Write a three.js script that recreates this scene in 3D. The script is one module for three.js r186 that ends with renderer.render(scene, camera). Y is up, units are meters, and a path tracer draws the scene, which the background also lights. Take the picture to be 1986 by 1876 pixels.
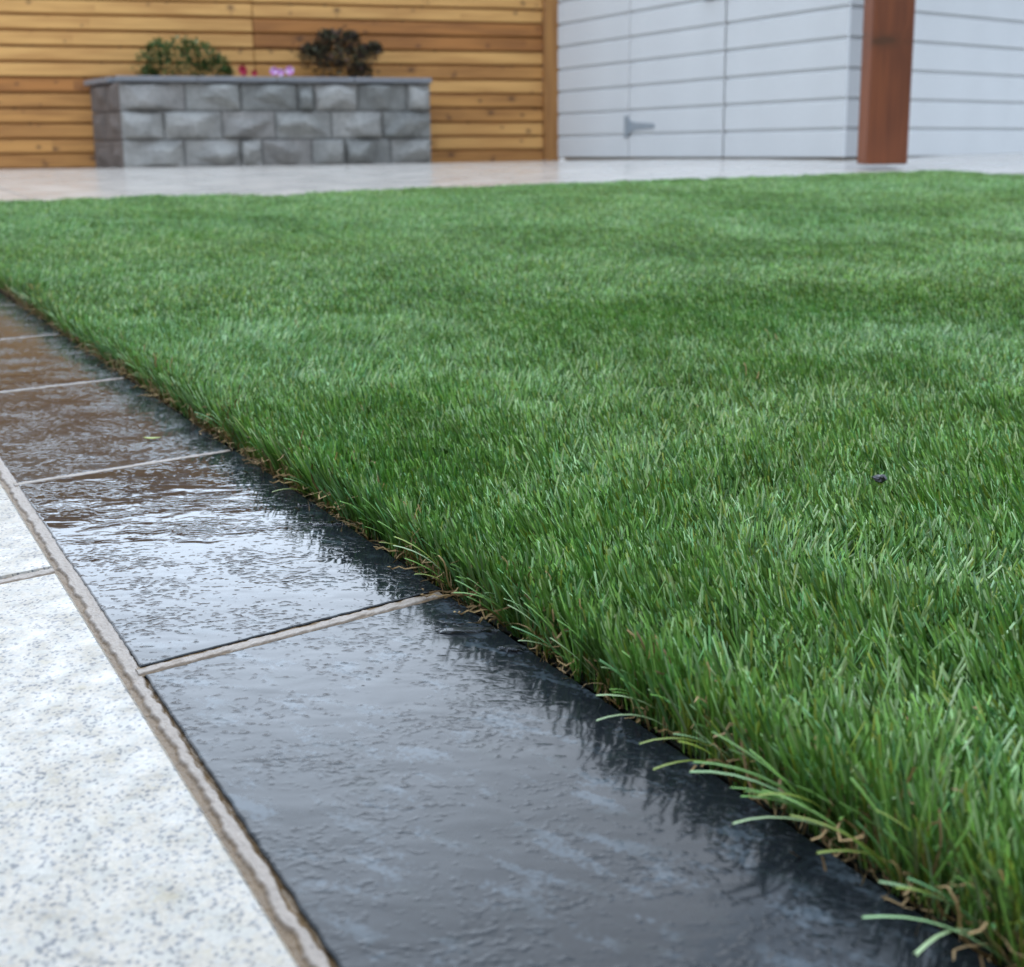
import * as THREE from 'three';
import { mergeGeometries } from 'three/addons/utils/BufferGeometryUtils.js';

// ------------------------------------------------------------------ camera, sky, sun, exposure
const CAM_H = 0.22;
const scene = new THREE.Scene();
const camera = new THREE.PerspectiveCamera(60.42, 1986 / 2448.6, 0.02, 200);
camera.position.set(0, CAM_H, 0);
camera.rotation.set(-0.16945, 0, -0.0088, 'XYZ');
camera.setViewOffset(1986, 2448.6, 0, 572.6, 1986, 1876);
camera.focus = 0.57;
camera.userData.fStop = 10.5;
camera.updateMatrixWorld(); camera.updateProjectionMatrix();

const renderer = new THREE.WebGLRenderer();
renderer.toneMapping = THREE.LinearToneMapping;
renderer.toneMappingExposure = 1.12;
renderer.shadowMap.enabled = true;

const SUN_DIR = new THREE.Vector3(-0.26, 0.37, -0.89).normalize();
{ // overcast sky with a broad bright zone where the sun stands behind the cloud
  const w = 512, h = 256, d = new Float32Array(w * h * 4);
  const bump = (x, y, z, k) => Math.sin(x * 5.1 * k + 1.3) * Math.sin(y * 7.3 * k + 0.4) * Math.sin(z * 4.7 * k + 2.1);
  for (let j = 0; j < h; j++) for (let i = 0; i < w; i++) {
    const el = ((j + 0.5) / h - 0.5) * Math.PI, az = ((i + 0.5) / w - 0.5) * 2 * Math.PI;
    const x = Math.cos(el) * Math.cos(az), y = Math.sin(el), z = Math.cos(el) * Math.sin(az);
    const c = x * SUN_DIR.x + y * SUN_DIR.y + z * SUN_DIR.z;
    const glow = Math.exp((c - 1) / 0.055);
    const cloud = 1 + 0.10 * bump(x, y, z, 1) + 0.07 * bump(z, x, y, 2.3);
    const up = Math.max(0, y);
    const L = (1.2 + 1.5 * up + 3.9 * glow) * cloud;
    const k = (j * w + i) * 4;
    const warm = -glow * 0.02;
    d[k] = L * (0.75 + warm); d[k + 1] = L * (0.89 + warm * 0.5); d[k + 2] = L * 1.08; d[k + 3] = 1;
    if (y < 0) { d[k] = 0.5; d[k + 1] = 0.5; d[k + 2] = 0.5; }
  }
  const t = new THREE.DataTexture(d, w, h, THREE.RGBAFormat, THREE.FloatType);
  t.mapping = THREE.EquirectangularReflectionMapping; t.magFilter = THREE.LinearFilter; t.needsUpdate = true;
  scene.background = t; scene.environment = t;
}
const sun = new THREE.DirectionalLight(0xfff0dc, 0.55);
sun.position.copy(SUN_DIR).multiplyScalar(20); sun.castShadow = true; sun.shadow.radius = 110;
sun.shadow.mapSize.set(2048, 2048);
Object.assign(sun.shadow.camera, { left: -8, right: 8, top: 8, bottom: -8, near: 1, far: 50 });
scene.add(sun); scene.add(sun.target);

// ------------------------------------------------------------------ helpers
let seed = 12345;
const rnd = () => { seed |= 0; seed = seed + 0x6D2B79F5 | 0; let t = Math.imul(seed ^ seed >>> 15, 1 | seed); t = t + Math.imul(t ^ t >>> 7, 61 | t) ^ t; return ((t ^ t >>> 14) >>> 0) / 4294967296; };
const rr = (a, b) => a + (b - a) * rnd();
const gauss = () => (rnd() + rnd() + rnd() + rnd() - 2) * 0.87 * 1.2;
const clamp = (x, a = 0, b = 1) => x < a ? a : x > b ? b : x;
const sstep = (a, b, x) => { const t = clamp((x - a) / (b - a)); return t * t * (3 - 2 * t); };
const mix = (a, b, t) => a + (b - a) * t;
function hash2(i, j, s = 0) { let h = Math.imul(i, 374761393) + Math.imul(j, 668265263) + Math.imul(s, 2147483647 ^ 0x5bd1e995); h = Math.imul(h ^ h >>> 13, 1274126177); return ((h ^ h >>> 16) >>> 0) / 4294967296; }
const PERM = new Uint16Array(8192), GX = new Float64Array(4096), GY = new Float64Array(4096);
{ for (let k = 0; k < 4096; k++) { PERM[k] = k; GX[k] = Math.cos(k / 4096 * 6.2831853); GY[k] = Math.sin(k / 4096 * 6.2831853); } for (let k = 4095; k > 0; k--) { const q = Math.floor(hash2(k, 77, 5) * (k + 1)), t = PERM[k]; PERM[k] = PERM[q]; PERM[q] = t; } for (let k = 0; k < 4096; k++) PERM[4096 + k] = PERM[k]; }
function vnoise(x, y, s = 0) { // gradient noise, about -0.7..0.7
  const xi = Math.floor(x), yi = Math.floor(y), fx = x - xi, fy = y - yi, i = (xi + s * 131) & 4095, j = (yi + s * 57) & 4095, j1 = (j + 1) & 4095;
  const ux = fx * fx * fx * (fx * (fx * 6 - 15) + 10), uy = fy * fy * fy * (fy * (fy * 6 - 15) + 10);
  const a = PERM[i], b = PERM[i + 1], k0 = PERM[a + j], k1 = PERM[b + j], k2 = PERM[a + j1], k3 = PERM[b + j1];
  const n0 = GX[k0] * fx + GY[k0] * fy, n1 = GX[k1] * (fx - 1) + GY[k1] * fy, n2 = GX[k2] * fx + GY[k2] * (fy - 1), n3 = GX[k3] * (fx - 1) + GY[k3] * (fy - 1);
  const p = n0 + (n1 - n0) * ux, q = n2 + (n3 - n2) * ux; return p + (q - p) * uy;
}
function fbm(x, y, o = 4, s = 0) { let a = 0.5, r = 0; for (let k = 0; k < o; k++) { r += a * vnoise(x, y, s + k * 17); x = x * 2.03 + 5.1; y = y * 2.03 + 1.7; a *= 0.5; } return r; }
function worley(x, y, s) { // nearest feature: distance, second distance, cell id
  const i = Math.floor(x), j = Math.floor(y); let d1 = 9, d2 = 9, id = 0;
  for (let b = -1; b <= 1; b++) for (let a = -1; a <= 1; a++) {
    const px = i + a + hash2(i + a, j + b, s), py = j + b + hash2(i + a, j + b, s + 7);
    const d = (px - x) ** 2 + (py - y) ** 2;
    if (d < d1) { d2 = d1; d1 = d; id = hash2(i + a, j + b, s + 13); } else if (d < d2) d2 = d;
  }
  return [Math.sqrt(d1), Math.sqrt(d2), id];
}
function colorTex(w, h, fn) { // fn gives linear rgb
  const d = new Uint8Array(w * h * 4), e = (c) => 255 * (c <= 0.0031308 ? 12.92 * c : 1.055 * Math.pow(c, 1 / 2.4) - 0.055);
  for (let j = 0; j < h; j++) for (let i = 0; i < w; i++) { const c = fn((i + 0.5) / w, (j + 0.5) / h), k = (j * w + i) * 4; d[k] = clamp(e(Math.max(0, c[0])), 0, 255); d[k + 1] = clamp(e(Math.max(0, c[1])), 0, 255); d[k + 2] = clamp(e(Math.max(0, c[2])), 0, 255); d[k + 3] = 255; }
  const t = new THREE.DataTexture(d, w, h, THREE.RGBAFormat); t.colorSpace = THREE.SRGBColorSpace; return texOpts(t);
}
function dataTex(w, h, fn) {
  const d = new Float32Array(w * h * 4);
  for (let j = 0; j < h; j++) for (let i = 0; i < w; i++) { const v = fn((i + 0.5) / w, (j + 0.5) / h), k = (j * w + i) * 4; d[k] = d[k + 1] = d[k + 2] = v; d[k + 3] = 1; }
  return texOpts(new THREE.DataTexture(d, w, h, THREE.RGBAFormat, THREE.FloatType));
}
function texOpts(t) { t.wrapS = t.wrapT = THREE.RepeatWrapping; t.magFilter = THREE.LinearFilter; t.minFilter = THREE.LinearFilter; t.needsUpdate = true; return t; }
const lin = (r, g, b) => new THREE.Color().setRGB(r, g, b);
const std = (o) => new THREE.MeshStandardMaterial(o);
const phys = (o) => new THREE.MeshPhysicalMaterial(o);
const used = {};
function numbered(n) { if (!(n in used)) { used[n] = 0; return n; } used[n]++; return n + '_' + String(used[n]).padStart(3, '0'); }
function shadows(o) { o.traverse((m) => { if (m.isMesh) { m.castShadow = m.receiveShadow = true; } }); return o; }
function mesh(name, geo, mat, parent) { const m = new THREE.Mesh(geo, mat); m.name = parent ? name : numbered(name); m.castShadow = m.receiveShadow = true; (parent || scene).add(m); return m; }
function thing(name, label, category, pos = [0, 0, 0], ry = 0, kind) {
  const g = new THREE.Group(); g.name = numbered(name); g.position.set(...pos); g.rotation.y = ry; scene.add(g);
  g.userData = { label, category }; if (kind) g.userData.kind = kind; return g;
}
function part(name, parent) { const g = new THREE.Group(); g.name = name; parent.add(g); return g; }
function geoFrom(pos, idx, uv, col) {
  const g = new THREE.BufferGeometry(); g.setAttribute('position', new THREE.Float32BufferAttribute(pos, 3));
  if (uv) g.setAttribute('uv', new THREE.Float32BufferAttribute(uv, 2));
  if (col) g.setAttribute('color', new THREE.Float32BufferAttribute(col, 3));
  g.setIndex(idx); g.computeVertexNormals(); return g;
}
const flat = (g) => { const n = g.index ? g.toNonIndexed() : g; n.computeVertexNormals(); return n; };
// box with chamfered edges from lo to hi
function chamferBox(x0, y0, z0, x1, y1, z1, c) {
  const s = new THREE.Shape(); const w = x1 - x0, h = y1 - y0;
  s.moveTo(c, 0); s.lineTo(w - c, 0); s.lineTo(w, c); s.lineTo(w, h - c); s.lineTo(w - c, h); s.lineTo(c, h); s.lineTo(0, h - c); s.lineTo(0, c); s.closePath();
  const g = new THREE.ExtrudeGeometry(s, { depth: z1 - z0 - 2 * c, bevelEnabled: true, bevelThickness: c, bevelSize: c, bevelOffset: -c, bevelSegments: 1 });
  g.translate(x0, y0, z0 + c); return g;
}

// ------------------------------------------------------------------ the frame of the paving: a runs along the slate course, b across it
const YAW = 0.5743, SY = Math.sin(YAW), CY = Math.cos(YAW), H = CAM_H;
const wx = (a, b) => -a * SY + b * CY, wz = (a, b) => -(a * CY + b * SY);
const toA = (x, z) => -x * SY - z * CY, toB = (x, z) => x * CY - z * SY;
const B_GRANITE = 0.425 * H, B_SLATE0 = 0.4655 * H, B_SLATE1 = 1.146 * H;
const JOINTS = []; for (let k = -2; k < 11; k++) JOINTS.push((2.0635 + 1.4638 * k) * H);   // middles of the slate cross joints
const JW = 0.0085;
const LAWN_B = B_SLATE1 + 0.008;
// far edge of the lawn, and the heights of patio and lawn
const EA = [-1.4954, -3.2], EB = [1.9675, -4.2];
const edgeZ = (x) => EA[1] + (EB[1] - EA[1]) * (x - EA[0]) / (EB[0] - EA[0]);
const patioY = (x, z) => { x = clamp(x, -4.5, 4.5); z = clamp(z, -7.7, -2.5); return -0.22206 - 0.010314 * x - 0.11925 * z - 0.00286 * x * z - 0.009446 * z * z + 0.000805 * x * x; };
const lawnY = (x, z) => {
  const ze = edgeZ(x), t = clamp((-z - 1.25) / (-ze - 1.25)), y1 = patioY(x, ze) - 0.012;
  const bumps = 0.006 * vnoise(x * 2.1, z * 2.1, 5) * sstep(0.5, 1.4, -z) + 0.003 * vnoise(x * 7, z * 7, 6) * sstep(0.4, 1.0, -z);
  return mix(-0.006, y1, t * t * (1.9 - 0.9 * t)) + bumps;
};

// ------------------------------------------------------------------ ground sheet
{
  const m = std({ color: lin(0.07, 0.055, 0.04), roughness: 1 });
  const g = new THREE.PlaneGeometry(160, 160, 4, 4); g.rotateX(-Math.PI / 2);
  const o = mesh('ground', g, m); o.position.y = -0.06; o.userData = { label: 'dark brown soil under the paving and lawn', category: 'ground', kind: 'structure' };
}

// ------------------------------------------------------------------ slate course
const SW = B_SLATE1 - B_SLATE0, SL = 1.4638 * H - JW;
function slateMaterial(s, lev, dry, amp, mott) {
  const W = 1024, Hh = 2048;
  const hmap = new Float32Array(W * Hh), wet = new Float32Array(W * Hh);
  for (let j = 0; j < Hh; j++) for (let i = 0; i < W; i++) {
    const x = (i + 0.5) / W * SW * 1000, y = (j + 0.5) / Hh * SL * 1000;     // millimetres
    const p = 0.84 * x - 0.54 * y, q = 0.54 * x + 0.84 * y;                  // along and across the riven grain
    const pw = p + 8 * vnoise(p / 22, q / 22, s + 90), qw = q + 4 * vnoise(p / 20, q / 16, s + 91);
    const und = 0.20 * vnoise(pw / 48, qw / 34, s) + 0.10 * vnoise(pw / 26, qw / 9, s + 1) + 0.035 * vnoise(pw / 11, qw / 4.2, s + 7);
    const stone = amp * (0.40 * vnoise(pw / 5.2, qw / 2.7, s + 2) + 0.20 * vnoise(p / 2.1, q / 1.4, s + 3) + 0.16 * fbm(pw / 12, qw / 6, 2, s + 4));
    const level = lev * amp + amp * 0.26 * vnoise(pw / 46, qw / 26, s + 5) + amp * 0.10 * vnoise(pw / 14, qw / 8, s + 6);   // water standing between the grains
    const k = 0.016, dd = stone - level, soft = level + (dd + Math.sqrt(dd * dd + k * k)) / 2;
    hmap[j * W + i] = und * 0.8 + soft; wet[j * W + i] = sstep(0.02, -0.01, dd);
  }
  const at = (arr) => (u, v) => arr[Math.min(Hh - 1, Math.floor(v * Hh)) * W + Math.min(W - 1, Math.floor(u * W))];
  const ht = at(hmap), wt = at(wet);
  const bumpMap = dataTex(W, Hh, (u, v) => 0.5 + ht(u, v));
  const roughnessMap = dataTex(512, 1024, (u, v) => 0.17 + dry - 0.115 * wt(u, v) + 0.07 * Math.max(0, fbm(u * 6, v * 12, 3, s + 40)));
  const map = colorTex(512, 1024, (u, v) => {
    const x = u * SW * 1000, y = v * SL * 1000;
    const streak = fbm((x + y * 0.55) / 9, (y - x * 0.55) / 30, 4, s + 20), fine = fbm(x / 2.2, y / 2.2, 3, s + 21), blot = fbm(x / 26, y / 26, 3, s + 22);
    const l = sstep(0.02, 0.28, streak + 0.45 * fine + 0.25 * blot);
    let b = 0.016 + 0.010 * fine + mott * l * sstep(-0.16, 0.16, blot) + 0.006 * blot; b = Math.max(0.006, b);
    return [b * 0.80, b * 1.0 + 0.002 * l, b * 1.22];
  });
  return phys({ map, bumpMap, bumpScale: 0.001, roughnessMap, roughness: 1, metalness: 0, ior: 1.33 });
}
const slateMats = [slateMaterial(300, 0.060, 0.05, 0.62, 0.052), slateMaterial(711, 0.060, 0, 0.8, 0.026)];
function slateGeo(s, flip) {
  const nx = 44, ny = 90, pos = [], uv = [], idx = [], cham = 0.0005;
  const edge = (t) => 0.0007 * vnoise(t * 160, s * 3.1, 60 + s) + 0.0004 * vnoise(t * 500, s, 61 + s);
  const grid = (n) => { const r = [0]; for (let k = 0; k <= n; k++) r.push(cham / 1 + k / n * 1); return r; };
  const ts = (n, L) => { const r = [0, cham / L, 2 * cham / L]; for (let k = 1; k < n; k++) r.push(k / n); r.push(1 - 2 * cham / L, 1 - cham / L, 1); return r; };
  const us = ts(nx, SW), vs = ts(ny, SL);
  for (let j = 0; j < vs.length; j++) for (let i = 0; i < us.length; i++) {
    const b = us[i] * SW, a = vs[j] * SL, rim = (i === 0 || j === 0 || i === us.length - 1 || j === vs.length - 1);
    const ex = i < 3 ? edge(a) : i >= us.length - 3 ? -edge(a + 3) : 0, ey = j < 3 ? edge(b + 7) : j >= vs.length - 3 ? -edge(b + 9) : 0;
    const chip = rim ? -0.0003 - 0.0004 * Math.abs(vnoise(a * 300, b * 300, s)) : 0;
    pos.push(b + ex, chip, -(a + ey)); uv.push(flip ? 1 - us[i] : us[i], flip ? 1 - vs[j] : vs[j]);
  }
  const n = us.length, m = vs.length;
  for (let j = 0; j < m - 1; j++) for (let i = 0; i < n - 1; i++) { const k = j * n + i; idx.push(k, k + 1, k + n, k + 1, k + n + 1, k + n); }
  // skirt
  const ring = []; for (let i = 0; i < n; i++) ring.push(i); for (let j = 1; j < m; j++) ring.push(j * n + n - 1); for (let i = n - 2; i >= 0; i--) ring.push((m - 1) * n + i); for (let j = m - 2; j > 0; j--) ring.push(j * n);
  const base = pos.length / 3; for (const k of ring) { pos.push(pos[k * 3], pos[k * 3 + 1], pos[k * 3 + 2], pos[k * 3], -0.02, pos[k * 3 + 2]); uv.push(uv[k * 2], uv[k * 2 + 1], uv[k * 2], uv[k * 2 + 1]); }
  for (let k = 0; k < ring.length; k++) { const p = base + k * 2, q = base + ((k + 1) % ring.length) * 2; idx.push(p, p + 1, q, q, p + 1, q + 1); }
  return geoFrom(pos, idx, uv);
}
const slatePath = thing('slate_paving', 'single course of wet dark grey slate slabs between the turf and the white granite', 'paving', [0, 0, 0], 0, 'structure');
for (let k = 0; k < JOINTS.length - 1; k++) {
  const o = mesh('slate_slab', slateGeo(k + 1, k % 3 === 2), slateMats[(k + 1) % 2], slatePath);
  const a0 = JOINTS[k] + JW / 2; o.position.set(wx(a0, B_SLATE0), 0.0003 * (k % 3), wz(a0, B_SLATE0)); o.rotation.y = YAW; o.rotation.z = [0.002, -0.0015, 0.001, 0.0, 0.0018][k % 5];
}

// ------------------------------------------------------------------ white granite
const GW = 0.30, GL = 2.72 * H, GJ = 0.009;
const graniteMat = (() => {
  const W = 1024, Hh = 2048;
  const map = colorTex(W, Hh, (u, v) => {
    const x = u * GW * 1000, y = v * GL * 1000, q = 0.6 * vnoise(x / 1.1, y / 1.1, 801), q2 = 0.6 * vnoise(x / 1.1, y / 1.1, 802);
    const [d1, d2, id] = worley(x / 1.5 + q * 0.6, y / 1.5 + q2 * 0.6, 810), [, , id2] = worley(x / 0.95 + q, y / 0.95 + q2, 820), [e1, , id3] = worley(x / 4.4 + q * 0.6, y / 4.4 + q2 * 0.6, 830);
    const dens = sstep(-0.25, 0.35, fbm(x / 22, y / 22, 3, 840));
    const grain = 0.80 + 0.30 * worley(x / 0.8 + q, y / 0.8 + q2, 815)[2]; let c = [0.385 * grain, 0.343 * grain, 0.278 * grain];
    if (id3 > 0.72) { const t = 0.16; c = [mix(c[0], 0.34, t * 2), mix(c[1], 0.36, t * 2), mix(c[2], 0.34, t * 2)]; }
    if (id2 > 0.80) c = [0.33 * grain, 0.315 * grain, 0.285 * grain];
    if (id > 0.90 - 0.10 * dens && d1 < 0.62) c = [0.215 * grain, 0.205 * grain, 0.19 * grain];
    if (id > 0.955 - 0.05 * dens && d1 < 0.5) c = [0.10, 0.102, 0.108];
    if (id2 > 0.965 - 0.045 * dens) c = [0.10, 0.102, 0.105];
    const rust = sstep(0.08, 0.32, fbm((0.84 * x - 0.54 * y) / 26, (0.54 * x + 0.84 * y) / 9, 4, 850)), dirty = sstep(0.06, 0.3, fbm((0.84 * x - 0.54 * y) / 20 + 40, (0.54 * x + 0.84 * y) / 6, 4, 855)); c = c.map((v, i) => v * (1 - dirty * [0.20, 0.21, 0.24][i])); if (id2 < 0.32 || id3 < 0.2) c = [mix(c[0], 0.36, rust * 0.6), mix(c[1], 0.31, rust * 0.6), mix(c[2], 0.21, rust * 0.6)];
    const g = 1 + 0.08 * fbm(x / 0.9, y / 0.9, 2, 860); return [c[0] * g, c[1] * g, c[2] * g];
  });
  const bumpMap = dataTex(W, Hh, (u, v) => { const x = u * GW * 1000, y = v * GL * 1000; return 0.5 + 0.5 * fbm(x / 3.2, y / 3.2, 3, 870) + 0.5 * vnoise(x / 12, y / 12, 871); });
  const roughnessMap = dataTex(512, 1024, (u, v) => 0.34 + 0.5 * fbm(u * 20, v * 40, 3, 880));
  return std({ map, bumpMap, bumpScale: 0.00016, roughnessMap, roughness: 1 });
})();
const granite = thing('granite_paving', 'wet white granite slabs speckled blue grey beside the slate course', 'paving', [0, 0, 0], 0, 'structure');
{
  const g0 = chamferBox(0, -0.025, -GL, GW, 0, 0, 0.0012); // uv from position
  const p = g0.attributes.position, uv = []; for (let i = 0; i < p.count; i++) uv.push(p.getX(i) / GW, -p.getZ(i) / GL); g0.setAttribute('uv', new THREE.Float32BufferAttribute(uv, 2));
  const aMid = 2.722 * H;
  for (let r = 0; r < 5; r++) for (let k = -1; k < 6; k++) {
    const off = r % 2 ? GL * 0.5 : 0, a0 = aMid + GJ / 2 + (k - 1) * (GL + GJ) + off, b0 = B_GRANITE - GW - r * (GW + GJ);
    const o = mesh('granite_slab', g0, graniteMat, granite); o.position.set(wx(a0, b0), 0.0004 * ((k + 4) % 2), wz(a0, b0)); o.rotation.y = YAW;
  }
}

// ------------------------------------------------------------------ mortar joints
const mortarMat = std({ vertexColors: true, roughness: 0.45, bumpMap: dataTex(512, 512, (u, v) => 0.5 + fbm(u * 26, v * 26, 4, 905)), bumpScale: 0.0005 });
function mortar(parent, a0, b0, a1, b1, w, s, silt, up = 0, full = 0) { // a strip from (a0,b0) to (a1,b1), w wide
  const L = Math.hypot(a1 - a0, b1 - b0), n = Math.ceil(L / 0.0016), nc = 20, pos = [], idx = [], col = [], uv = [];
  const ta = (a1 - a0) / L, tb = (b1 - b0) / L;
  for (let i = 0; i <= n; i++) for (let c = 0; c <= nc; c++) {
    const l = i / n * L, t = (c / nc - 0.5) * 2, off = t * w / 2, mm = l * 1000;
    const eL = -0.30 - full + 0.34 * vnoise(mm / 9, 1.5, s) + 0.20 * vnoise(mm / 2.8, 2.5, s), eR = 0.50 + full + (full ? 0 : 0.75 * sstep(0.56, 0.66, l)) + 0.34 * vnoise(mm / 9, 3.5, s) + 0.20 * vnoise(mm / 2.8, 4.5, s);
    const inner = sstep(eL - 0.10, eL + 0.10, t) * sstep(eR + 0.10, eR - 0.10, t);
    const y = up - (full ? 0.0016 : 0.0022) + (full ? 0.0008 : 0.0014) * inner + 0.0004 * vnoise(mm / 3, t * 3, s + 3) + 0.0003 * vnoise(mm / 1.2, t * 7, s + 4);
    const a = a0 + ta * l - tb * off, b = b0 + tb * l + ta * off;
    pos.push(wx(a, b), y, wz(a, b)); uv.push(l / 0.06, off / 0.06);
    const sp = 1 + 0.25 * vnoise(mm / 1.1, t * 9, s + 5) + 0.14 * vnoise(mm / 9, t * 2, s + 6);
    const m = clamp(inner * (1 - silt * sstep(0.1, 0.4, vnoise(mm / 11, t, s + 8))));
    col.push(mix(0.125, 0.270, m) * sp, mix(0.070, 0.225, m) * sp, mix(0.020, 0.185, m) * sp);
  }
  for (let i = 0; i < n; i++) for (let c = 0; c < nc; c++) { const k = i * (nc + 1) + c; idx.push(k, k + nc + 1, k + 1, k + 1, k + nc + 1, k + nc + 2); }
  return mesh('mortar_joint', geoFrom(pos, idx, uv, col), mortarMat, parent);
}
mortar(slatePath, -0.15, (B_GRANITE + B_SLATE0) / 2, 3.6, (B_GRANITE + B_SLATE0) / 2, B_SLATE0 - B_GRANITE + 0.0016, 21, 0.15, 0.0006);
JOINTS.forEach((a, k) => mortar(slatePath, a, B_SLATE0 - 0.0022, a, B_SLATE1 - 0.003, JW + 0.0016, 40 + k * 11, 0.40, 0.0014, 0.12));
{
  const aMid = 2.722 * H;
  for (let k = -1; k < 6; k++) mortar(granite, aMid + (k - 1) * (GL + GJ), B_GRANITE - GW, aMid + (k - 1) * (GL + GJ), B_GRANITE - 0.0006, GJ + 0.0016, 70 + k * 9, 0.2, 0.0009, 0.2);
  const bed = new THREE.BoxGeometry(5 * (GW + GJ), 0.012, 5.2).translate(-2.5 * (GW + GJ), -0.0095, -1.6); // plain mortar in the joints further off
  const o = mesh('mortar_bed', bed, std({ color: lin(0.24, 0.20, 0.165), roughness: 0.5 }), granite); o.position.set(wx(0, B_GRANITE - 0.001), 0, wz(0, B_GRANITE - 0.001)); o.rotation.y = YAW;
}

// ------------------------------------------------------------------ the lawn
const lawn = thing('artificial_lawn', 'thick green artificial turf lawn sloping up from the slate edge to the patio', 'lawn', [0, 0, 0], 0, 'stuff');
const inView = (x, z, m) => -z > 0.10 && Math.abs(x) < 0.5 * -z + m;
const onLawn = (x, z) => toB(x, z) > LAWN_B && z > edgeZ(x);
{ // backing
  const pos = [], idx = [], st = 0.02; const map = new Map(); const id = (i, j) => { const k = i * 4096 + j; if (!map.has(k)) { const x = i * st - 3, z = -(j * st); let zz = z; if (z < edgeZ(x)) zz = edgeZ(x); let X = x; const b = toB(X, zz); if (b < LAWN_B) { X += (LAWN_B - b) * CY; zz -= (LAWN_B - b) * SY; } map.set(k, pos.length / 3); pos.push(X, lawnY(X, zz), zz); } return map.get(k); };
  for (let i = 0; i < 300; i++) for (let j = 0; j < 240; j++) { const x = (i + 0.5) * st - 3, z = -(j + 0.5) * st; if (inView(x, z, 0.5) && toB(x, z) > LAWN_B - 0.012 && z > edgeZ(x) - 0.012) idx.push(id(i, j), id(i + 1, j), id(i, j + 1), id(i + 1, j), id(i + 1, j + 1), id(i, j + 1)); }
  mesh('turf_backing', geoFrom(pos, idx), std({ color: lin(0.018, 0.02, 0.012), roughness: 1, side: THREE.DoubleSide }), lawn);
}
const GREENS = [[0.080, 0.180, 0.030], [0.155, 0.335, 0.070], [0.250, 0.325, 0.050], [0.290, 0.470, 0.215], [0.370, 0.500, 0.250], [0.155, 0.360, 0.135], [0.215, 0.420, 0.090], [0.110, 0.250, 0.050], [0.190, 0.370, 0.080]];
// one blade as a shallow V ribbon that follows the points pts, cut square and notched at its tip
function blade(out, pts, side, w, c, fold = 0.28) {
  const base = out.pos.length / 3, n = pts.length;
  for (let k = 0; k < n; k++) {
    const p = pts[k], q = pts[Math.min(n - 1, k + 1)], o = pts[Math.max(0, k - 1)];
    const t = [q[0] - o[0], q[1] - o[1], q[2] - o[2]], tl = Math.hypot(...t) || 1; t[0] /= tl; t[1] /= tl; t[2] /= tl;
    let s = [side[0], side[1], side[2]]; const dt = s[0] * t[0] + s[1] * t[1] + s[2] * t[2]; s = s.map((x, i) => x - dt * t[i]); const sl = Math.hypot(...s) || 1; s = s.map((x) => x / sl);
    const nn = [s[1] * t[2] - s[2] * t[1], s[2] * t[0] - s[0] * t[2], s[0] * t[1] - s[1] * t[0]];
    const ww = w * (k === 0 ? 0.75 : 1) / 2, last = k === n - 1, cut = last ? -w * 0.7 : 0, f = fold * w;
    out.pos.push(p[0] - s[0] * ww, p[1] - s[1] * ww, p[2] - s[2] * ww,
      p[0] + nn[0] * f + t[0] * cut, p[1] + nn[1] * f + t[1] * cut, p[2] + nn[2] * f + t[2] * cut,
      p[0] + s[0] * ww, p[1] + s[1] * ww, p[2] + s[2] * ww);
    for (let m = 0; m < 3; m++) out.col.push(c[0], c[1], c[2]);
    if (k) { const a = base + (k - 1) * 3, b = base + k * 3; out.idx.push(a, b, a + 1, a + 1, b, b + 1, a + 1, b + 1, a + 2, a + 2, b + 1, b + 2); }
  }
}
const toGeo = (o) => geoFrom(o.pos, o.idx, null, o.col);
const grassMat = std({ vertexColors: true, roughness: 0.36, side: THREE.DoubleSide });
const fibreMat = std({ vertexColors: true, roughness: 0.75, side: THREE.DoubleSide });
function tuft(nb, spread, wmul, seg) {
  const o = { pos: [], col: [], idx: [] };
  for (let i = 0; i < nb; i++) {
    const az = gauss() * 1.5, lean = 0.14 + Math.abs(gauss()) * 0.30, L = rr(0.0270, 0.0375), bend = rr(0, 0.35);
    const r = spread * Math.sqrt(rnd()), ph = rnd() * 6.283, x0 = r * Math.cos(ph), z0 = r * Math.sin(ph), pts = [];
    let x = x0, y = 0, z = z0;
    for (let k = 0; k <= seg; k++) { pts.push([x, y, z]); const l = lean + bend * k / seg; x += Math.sin(l) * Math.cos(az) * L / seg; z += Math.sin(l) * Math.sin(az) * L / seg; y += Math.cos(l) * L / seg; }
    const tw = rnd() * 6.283, c = GREENS[Math.floor(rnd() * GREENS.length)], m = rr(0.6, 1.45);
    blade(o, pts, [Math.cos(tw), 0, Math.sin(tw)], rr(0.00095, 0.0014) * wmul, c.map((v) => v * m));
  }
  return o;
}
function curl() { // crimped tan thatch yarn
  const o = { pos: [], col: [], idx: [] };
  for (let i = 0; i < 3; i++) {
    const pts = []; let x = rr(-0.003, 0.003), y = 0, z = rr(-0.003, 0.003); let a = rnd() * 6.28, e = 0.9; const n = 9;
    for (let k = 0; k <= n; k++) { pts.push([x, y, z]); a += rr(-1.3, 1.3); e += rr(-0.9, 0.9); e = clamp(e, -0.35, 1.35); const l = 0.0024; x += l * Math.cos(a) * Math.cos(e); z += l * Math.sin(a) * Math.cos(e); y = Math.max(0, y + l * Math.sin(e)); }
    const m = rr(0.6, 1.25); blade(o, pts, [rr(-1, 1), rr(-0.4, 0.4), rr(-1, 1)], 0.0006, [0.42 * m, 0.28 * m, 0.125 * m], 0.1);
  }
  return o;
}
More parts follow.
